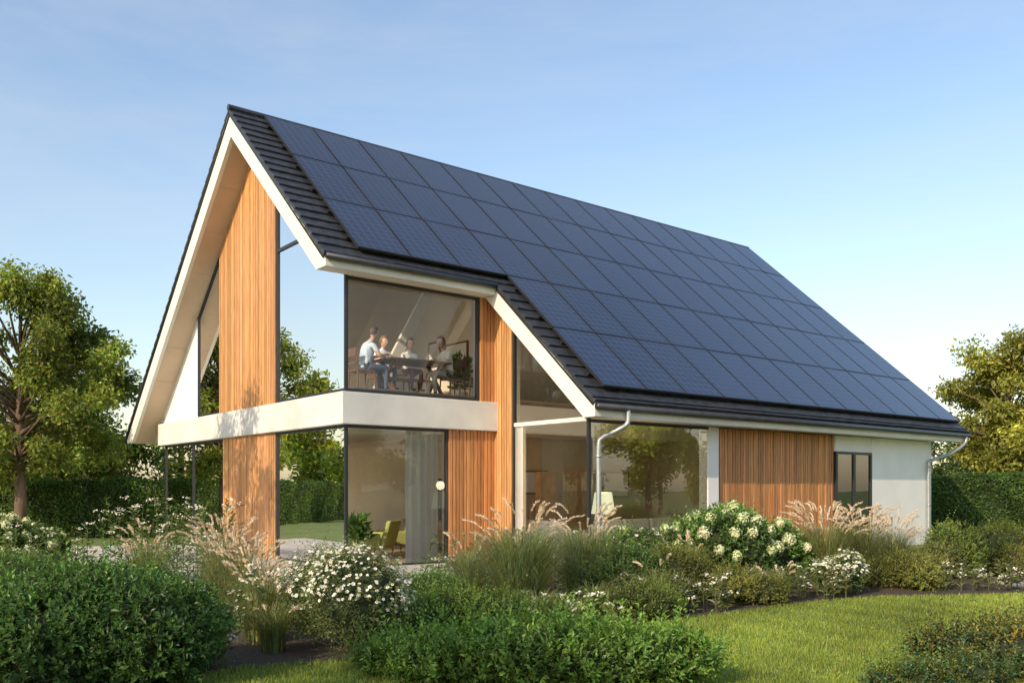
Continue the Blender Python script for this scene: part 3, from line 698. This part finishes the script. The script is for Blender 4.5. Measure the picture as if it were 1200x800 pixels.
b.box(-.6,.6,-.03,.03,.32,.38)
b.build('trestle_legs',[M_darkwood],e)
b=MB()
for (x,y) in ((-.5,0),(.5,0),(-.2,.25),(.3,.25)):
    b.tube([(x,y,.752),(x,y,.758),(x,y,.77)],[.07,.09,.12],16)
for (x,y) in ((-.35,-.2),(.3,-.15),(.05,.1),(.55,.2)):
    b.tube([(x,y,.752),(x,y,.86)],[.03,.035],12)
b.tube([(0,-.1,.752),(0,-.1,.82),(0,-.1,.9)],[.08,.11,.07],14)
b.build('tableware',[M_ceram],e)
chair(.88,.95,FZ,0); chair(3.15,.9,FZ,math.pi); chair(1.75,1.72,FZ,-math.pi/2); chair(2.45,1.72,FZ,-math.pi/2)
chair(3.6,.5,FZ,math.pi*.8,M_lwood); chair(3.9,1.2,FZ,math.pi,M_lwood)
def armchair(x,y,z,rz,m,name='armchair'):
    e=empty(name); place(e,x,y,z,rz)
    b=MB(); b.box(-.36,.36,-.34,.34,.24,.44); b.hexa([(-.4,-.34,.3),(-.26,-.34,.3),(-.26,.34,.3),(-.4,.34,.3),(-.56,-.32,.86),(-.44,-.32,.86),(-.44,.32,.86),(-.56,.32,.86)])
    b.box(-.34,.3,-.42,-.34,.25,.58); b.box(-.34,.3,.34,.42,.25,.58)
    b.build('cushions',[m],e,bevel=.05)
    b=MB()
    for sx in (-.3,.3):
        for sy in (-.34,.34): b.tube([(sx,sy,.26),(sx*1.15,sy*1.1,0)],[.02,.012],8)
    b.build('legs',[M_lwood],e)
armchair(.75,2.5,FZ,-.6,M_olive)
armchair(1.7,1.9,.03,2.2,M_olive); armchair(2.6,2.6,.03,2.9,M_olive)
armchair(.7,2.9,.03,-.4,M_black)
def sofa(x,y,z,rz,m,Ln=2.4):
    e=empty('sofa'); place(e,x,y,z,rz); h=Ln/2
    b=MB(); b.box(-h,h,-.4,.42,.15,.34); b.box(-h,h,.3,.5,.2,.78); b.box(-h-.16,-h,-.42,.5,.12,.6); b.box(h,h+.16,-.42,.5,.12,.6)
    b.build('frame',[m],e,bevel=.05)
    b=MB()
    for i in range(3):
        x0=-h+i*Ln/3; b.box(x0+.01,x0+Ln/3-.01,-.4,.3,.345,.48); b.hexa([(x0+.02,.14,.48),(x0+Ln/3-.02,.14,.48),(x0+Ln/3-.02,.3,.48),(x0+.02,.3,.48),(x0+.02,.2,.88),(x0+Ln/3-.02,.2,.88),(x0+Ln/3-.02,.32,.88),(x0+.02,.32,.88)])
    b.build('cushions',[m],e,bevel=.045)
    b=MB()
    for sx in (-h,h):
        for sy in (-.35,.4): b.tube([(sx,sy,.16),(sx,sy,0)],.025,8)
    b.build('legs',[M_black],e)
sofa(6.6,-1.7,.03,0,M_grey,2.6); sofa(4.5,-.9,.03,math.pi/2,M_grey,1.6)
e=empty('side_table'); place(e,4.6,-2.45,.03); b=MB(); b.tube([(0,0,.5),(0,0,.53)],.24,24); b.tube([(0,0,0),(0,0,.5)],.02,8); b.tube([(0,0,0),(0,0,.02)],.16,20); b.build('body',[M_lwood],e)
e=empty('table_lamp'); place(e,4.6,-2.45,.56)
M_shade,nt_,p_,o_=newmat('lamp_shade'); p_.inputs['Base Color'].default_value=(.85,.88,.74,1); p_.inputs['Roughness'].default_value=.9
p_.inputs['Emission Color'].default_value=(.80,.86,.60,1); p_.inputs['Emission Strength'].default_value=.5
b=MB(); b.tube([(0,0,0),(0,0,.05),(0,0,.15),(0,0,.3),(0,0,.6)],[.10,.11,.12,.03,.015],16); b.build('stand',[M_ceram],e,smooth=True)
b=MB(); b.tube([(0,0,.52),(0,0,.96)],[.25,.18],24); b.build('shade',[M_shade],e)
ld=bpy.data.lights.new('bulb','POINT'); ld.energy=35; ld.color=(1,.8,.55); ld.shadow_soft_size=.12
lo=link(bpy.data.objects.new('bulb',ld)); lo.parent=e; lo.location=(0,0,1.12)
e=empty('coffee_table'); place(e,6.3,.1,.03); b=MB(); b.box(-.5,.5,-.3,.3,.34,.38); b.build('top',[M_lwood],e,bevel=.01)
b=MB()
for sx in (-.45,.45):
    for sy in (-.25,.25): b.tube([(sx,sy,.34),(sx,sy,0)],.018,8)
b.build('legs',[M_black],e)
e=empty('sideboard'); place(e,4.55,3.9,.03,0); b=MB(); b.box(-.25,.25,-1.0,1.0,.15,.75); b.build('body',[M_darkwood],e,bevel=.01)
b=MB(); b.box(-.27,-.255,-.98,-.34,.18,.72); b.box(-.27,-.255,-.32,.32,.18,.72); b.box(-.27,-.255,.34,.98,.18,.72); b.build('doors',[M_lwood],e,bevel=.004)
e=empty('television'); place(e,4.82,3.9,1.0); b=MB(); b.box(-.03,.03,-.65,.65,.1,.85); b.box(-.036,-.031,-.62,.62,.13,.82); b.box(-.08,.08,-.2,.2,-.22,-.2); b.box(-.02,.02,-.04,.04,-.2,.1); b.build('screen',[M_black],e,bevel=.004)
def potted(x,y,z,h=1.1):
    X,Y=H(x,y); g=Geo(); n=260
    a=rng.uniform(0,2*np.pi,n); d=np.stack([np.cos(a)*.7,np.sin(a)*.7,rng.uniform(.2,1.2,n)],1)
    P=np.stack([np.full(n,X),np.full(n,Y),z+rng.uniform(.35,h*.8,n)],1)+nrm(d)*rng.uniform(0,.25,(n,1))
    add_leaves(g,P,d,rdir(n)+np.array([0,0,1]),rng.uniform(.14,.26,n),.08,varcol((.10,.19,.05),n,.3),0,.1,.3)
    f=g.build('potted_plant_leaves',[M_leaf]); b=MB(); b.tube([(X,Y,z),(X,Y,z+.3),(X,Y,z+.34)],[.12,.17,.17],20); b.tube([(X,Y,z+.3),(X,Y,z+h*.6)],.012,6)
    p=b.build('pot',[M_ceram]); e=empty('potted_plant'); f.parent=e; p.parent=e; f.name='leaves'
potted(1.0,1.4,.03,1.0); potted(4.3,2.2,FZ,1.3); potted(.6,3.0,FZ,1.5)
def curtain(pa,pb,z0,z1,name='curtain',amp=.05):
    b=MB(); n=70; A=Vector((*pa,0));B=Vector((*pb,0)); d=(B-A); nn=Vector((-d.y,d.x,0)).normalized()
    L=d.length
    pts=[]
    for i in range(n+1):
        t=i/n; o=amp*math.sin(t*L/.13*2*math.pi*.8+math.sin(t*7))*(.8+.3*math.sin(t*13))
        pts.append(A+d*t+nn*o)
    for i in range(n):
        p,q=pts[i],pts[i+1]
        b.quad([(p.x,p.y,z0),(q.x,q.y,z0),(q.x,q.y,z1),(p.x,p.y,z1)])
    b.build(name,[M_curt],None,loc=(HX,HY,0),rz=ROT,recalc=False,smooth=False)
curtain((.22,1.85),(.22,2.55),.05,2.8); curtain((1.5,.22),(2.3,.22),.05,2.8); curtain((.2,7.0),(.2,8.0),.05,2.8)
# ---------------------------------------------------------------- PEOPLE
M_skin=mat('skin',(.68,.42,.31),.5); M_eye=mat('eye',(.03,.02,.02),.2); M_lip=mat('lips',(.45,.15,.12),.5)
def person(name,x,y,z,rz,s,shirt,pants,hairc,long=False,headyaw=0,lean=.05):
    e=empty(name); place(e,x,y,z,rz); e.scale=(s,s,s)
    M_s=mat(name+'_shirt',shirt,.85); M_p=mat(name+'_trousers',pants,.85); M_h=mat(name+'_hair',hairc,.55,.3,30)
    sh=.19 if not long else .17
    V=[];E=[];Rr=[];lab=[]
    def v(p,r): V.append(Vector(p)); Rr.append(r); return len(V)-1
    def ed(a,b,l): E.append((a,b)); lab.append(l)
    pel=v((0,0,.54),(.15,.115)); sp1=v((lean*.3,0,.70),(.135,.10)); ch=v((lean,0,.90),(.155,.105)); nb=v((lean*1.4,0,1.02),(.085,.07)); nk=v((lean*1.9+.01,0,1.09),(.05,.05)); hd=v((lean*2.2+.02,0,1.15),(.05,.05))
    ed(pel,sp1,0);ed(sp1,ch,0);ed(ch,nb,0);ed(nb,nk,2);ed(nk,hd,2)
    hands=[]
    for sg in (-1,1):
        hp=v((.03,sg*.10,.53),(.095,.095)); kn=v((.44,sg*.13,.53),(.065,.065)); an=v((.42,sg*.13,.12),(.042,.042)); he=v((.41,sg*.13,.06),(.045,.04)); to=v((.60,sg*.14,.035),(.035,.025))
        ed(pel,hp,1);ed(hp,kn,1);ed(kn,an,1);ed(an,he,3);ed(he,to,3)
        so=v((lean*1.2,sg*sh,.965),(.068,.065)); el=v((lean+.12,sg*(sh+.06),.74),(.046,.046)); wr=v((lean+.34,sg*(sh-.03),.815),(.028,.03)); pm=v((lean+.41,sg*(sh-.05),.81),(.038,.016))
        ed(ch,so,0);ed(so,el,0);ed(el,wr,2);ed(wr,pm,2); hands.append((lean+.42,sg*(sh-.055),.808,sg))
    def skin(nm,V,E,Rr,lev,root=0):
        me=bpy.data.meshes.new(nm); me.from_pydata([tuple(q) for q in V],E,[]); o=link(bpy.data.objects.new(nm,me))
        o.modifiers.new('Skin','SKIN')
        for i,q in enumerate(Rr): me.skin_vertices[0].data[i].radius=q; me.skin_vertices[0].data[i].use_root=(i==root)
        su=o.modifiers.new('S','SUBSURF'); su.levels=lev; su.render_levels=lev
        dg=bpy.context.evaluated_depsgraph_get(); dg.update()
        m2=bpy.data.meshes.new_from_object(o.evaluated_get(dg)); m2.name=nm
        o.modifiers.clear(); o.data=m2; o.parent=e
        m2.polygons.foreach_set('use_smooth',[True]*len(m2.polygons)); return o
    o=skin('body',V,E,Rr,2)
    m2=o.data; m2.materials.clear()
    for mm in (M_s,M_p,M_skin,M_black): m2.materials.append(mm)
    for p in m2.polygons:
        c=p.center; best=9;bl=0
        for (a,b),l in zip(E,lab):
            A,B=V[a],V[b]; d=B-A; t=max(0,min(1,(c-A).dot(d)/d.length_squared)); ds=(c-(A+d*t)).length/(max(Rr[a])*(1-t)+max(Rr[b])*t)
            if ds<best: best=ds; bl=l
        if bl==0 and .7<c.z<.84 and abs(c.y)>sh and c.x>lean: bl=2
        p.material_index=bl
    fV=[];fE=[];fR=[]
    for (hx,hy,hz,sg) in hands:
        for k in range(4):
            ln=(.030,.034,.032,.025)[k]; yy=hy+sg*(-.027+.018*k); b0=len(fV)
            for q in range(4):
                fV.append((hx-.02+q*ln*.85,yy+sg*(k-1.5)*.003*q,hz+.004-.004*q*q*.6)); fR.append((.0095-.001*q,)*2)
            fE+=[(b0,b0+1),(b0+1,b0+2),(b0+2,b0+3)]
        b0=len(fV)
        for q,(dx,dy,dz) in enumerate(((-.03,-.02,0),(-.005,-.045,-.003),(.02,-.055,-.008))):
            fV.append((hx+dx,hy+sg*dy,hz+dz)); fR.append((.011-.0015*q,)*2)
        fE+=[(b0,b0+1),(b0+1,b0+2)]
    me=bpy.data.meshes.new('hands'); me.from_pydata(fV,fE,[]); o=link(bpy.data.objects.new('hands',me)); o.modifiers.new('Skin','SKIN')
    roots={0,4,8,12,16,19,23,27,31,35}
    for i,q in enumerate(fR): me.skin_vertices[0].data[i].radius=q; me.skin_vertices[0].data[i].use_root=(i in roots)
    su=o.modifiers.new('S','SUBSURF'); su.levels=1; su.render_levels=1
    o.parent=e; me.materials.append(M_skin)
    he=bpy.data.objects.new('head_pivot',None); link(he); he.parent=e; he.location=(lean*2.2+.035,0,1.235); he.rotation_euler=(0,.12,headyaw)
    hs=1.0 if s>.9 else 1.18; he.scale=(hs,hs,hs)
    bm=bmesh.new(); bmesh.ops.create_uvsphere(bm,u_segments=32,v_segments=22,radius=1)
    for q in bm.verts:
        X,Y,Z=q.co.copy()
        w=1.0-.25*max(0,-Z)**1.2
        nx,ny,nz=X*.098,Y*.076*w,Z*.118
        if X>0:
            nx+=.024*math.exp(-((Y/.16)**2+((Z+.12)/.2)**2))
            nx-=.010*math.exp(-(((abs(Y)-.36)/.16)**2+((Z-.06)/.12)**2))
            nx+=.007*math.exp(-((Y/.3)**2+((Z+.48)/.1)**2))
            nx+=.012*math.exp(-((Y/.3)**2+((Z+.8)/.2)**2))
        q.co=(nx,ny,nz)
    me=bpy.data.meshes.new('head'); bm.to_mesh(me); bm.free(); me.materials.append(M_skin)
    me.polygons.foreach_set('use_smooth',[True]*len(me.polygons)); o=link(bpy.data.objects.new('head',me)); o.parent=he
    def ball(nm,loc,sc,m,sub=2):
        bm=bmesh.new(); bmesh.ops.create_icosphere(bm,subdivisions=sub,radius=1); me=bpy.data.meshes.new(nm); bm.to_mesh(me); bm.free(); me.materials.append(m)
        me.polygons.foreach_set('use_smooth',[True]*len(me.polygons)); o=link(bpy.data.objects.new(nm,me)); o.parent=he; o.location=loc; o.scale=sc; return o
    for sg in (-1,1):
        ball('eye',(.083,sg*.028,.007),(.010,.012,.007),M_eye); ball('ear',(-.005,sg*.074,-.008),(.018,.008,.028),M_skin)
    ball('mouth',(.093,0,-.056),(.008,.022,.006),M_lip)
    bm=bmesh.new(); bmesh.ops.create_uvsphere(bm,u_segments=32,v_segments=22,radius=1)
    kill=[]
    for q in bm.verts:
        X,Y,Z=q.co; lim=.42 if X>.35 else (-.45 if not long else -.75)+.8*max(0,X+.1)
        if Z<lim: kill.append(q)
        n_=1+.03*math.sin(X*17+Z*9)*math.sin(Y*15)
        q.co=(X*.106*n_-.006,Y*.086*n_,Z*.128*n_+.004)
    bmesh.ops.delete(bm,geom=kill,context='VERTS')
    me=bpy.data.meshes.new('hair'); bm.to_mesh(me); bm.free(); me.materials.append(M_h); me.polygons.foreach_set('use_smooth',[True]*len(me.polygons))
    o=link(bpy.data.objects.new('hair',me)); o.parent=he; so=o.modifiers.new('s','SOLIDIFY'); so.thickness=.01
    if long:
        ball('long_hair',(-.055,0,-.09),(.05,.08,.14),M_h,3)
        for sg in (-1,1): ball('hair_lock',(-.01,sg*.075,-.08),(.035,.022,.12),M_h,3)
    return e
person('man',.93,.95,FZ-.03,0,1.06,(.60,.70,.82),(.08,.1,.16),(.10,.06,.04),lean=.09)
person('woman',3.0,.85,FZ-.03,math.pi,1.03,(.82,.76,.68),(.35,.33,.3),(.24,.12,.06),long=True,lean=.07)
person('child',1.72,1.60,FZ+.13,-math.pi/2,.88,(.78,.84,.9),(.1,.12,.2),(.26,.15,.07),headyaw=.3)
person('child',2.40,1.60,FZ+.13,-math.pi/2,.90,(.88,.85,.80),(.3,.15,.15),(.28,.16,.07),headyaw=-.2)
# ---------------------------------------------------------------- LIGHT, SKY, CAMERA
W=bpy.data.worlds.new('World'); scene.world=W; W.use_nodes=True; nt=W.node_tree; bg=nt.nodes['Background']
EL=math.radians(29); sx,sy=-.58,-.815; AZ=math.atan2(sx,sy)
sky=nt.nodes.new('ShaderNodeTexSky'); sky.sky_type='NISHITA'; sky.sun_disc=False; sky.sun_elevation=EL; sky.sun_rotation=AZ%(2*math.pi)
sky.air_density=1.4; sky.dust_density=1.0; sky.ozone_density=2.5
tc=nt.nodes.new('ShaderNodeTexCoord'); mp=nt.nodes.new('ShaderNodeMapping'); mp.inputs['Scale'].default_value=(1.0,1.0,4); mp.inputs['Rotation'].default_value=(.15,.2,.4)
nz=nt.nodes.new('ShaderNodeTexNoise'); nz.inputs['Scale'].default_value=1.6; nz.inputs['Detail'].default_value=9; nz.inputs['Roughness'].default_value=.62; nz.inputs['Distortion'].default_value=.4
rp=nt.nodes.new('ShaderNodeValToRGB'); rp.color_ramp.elements[0].position=.42; rp.color_ramp.elements[1].position=.80; rp.color_ramp.elements[1].color=(.42,.42,.42,1)
mx=nt.nodes.new('ShaderNodeMixRGB'); mx.inputs[2].default_value=(5.2,5.4,5.8,1)
gn=nt.nodes.new('ShaderNodeMixRGB'); gn.blend_type='MULTIPLY'; gn.inputs[0].default_value=1; gn.inputs[2].default_value=(1.5,1.42,1.42,1)
L=nt.links.new
L(tc.outputs['Generated'],mp.inputs[0]); L(mp.outputs[0],nz.inputs['Vector']); L(nz.outputs['Fac'],rp.inputs[0]); L(rp.outputs[0],mx.inputs[0])
L(sky.outputs[0],gn.inputs[1]); L(gn.outputs[0],mx.inputs[1]); L(mx.outputs[0],bg.inputs[0])
bg.inputs[1].default_value=.15
sd=bpy.data.lights.new('sun','SUN'); sd.energy=4.8; sd.angle=math.radians(.5); sd.color=(1,.81,.56)
so=link(bpy.data.objects.new('sun',sd)); dv=Vector((sx*math.cos(EL),sy*math.cos(EL),math.sin(EL)))
so.rotation_euler=dv.to_track_quat('Z','Y').to_euler()
cd=bpy.data.cameras.new('camera'); cam=link(bpy.data.objects.new('camera',cd)); cam.location=(0,0,1.6); cam.rotation_euler=(math.pi/2,0,0)
cd.sensor_width=36; cd.lens=31.17; cd.shift_y=.1433; cd.clip_end=2000; scene.camera=cam
scene.view_settings.view_transform='Standard'; scene.view_settings.look='None'; scene.view_settings.exposure=0
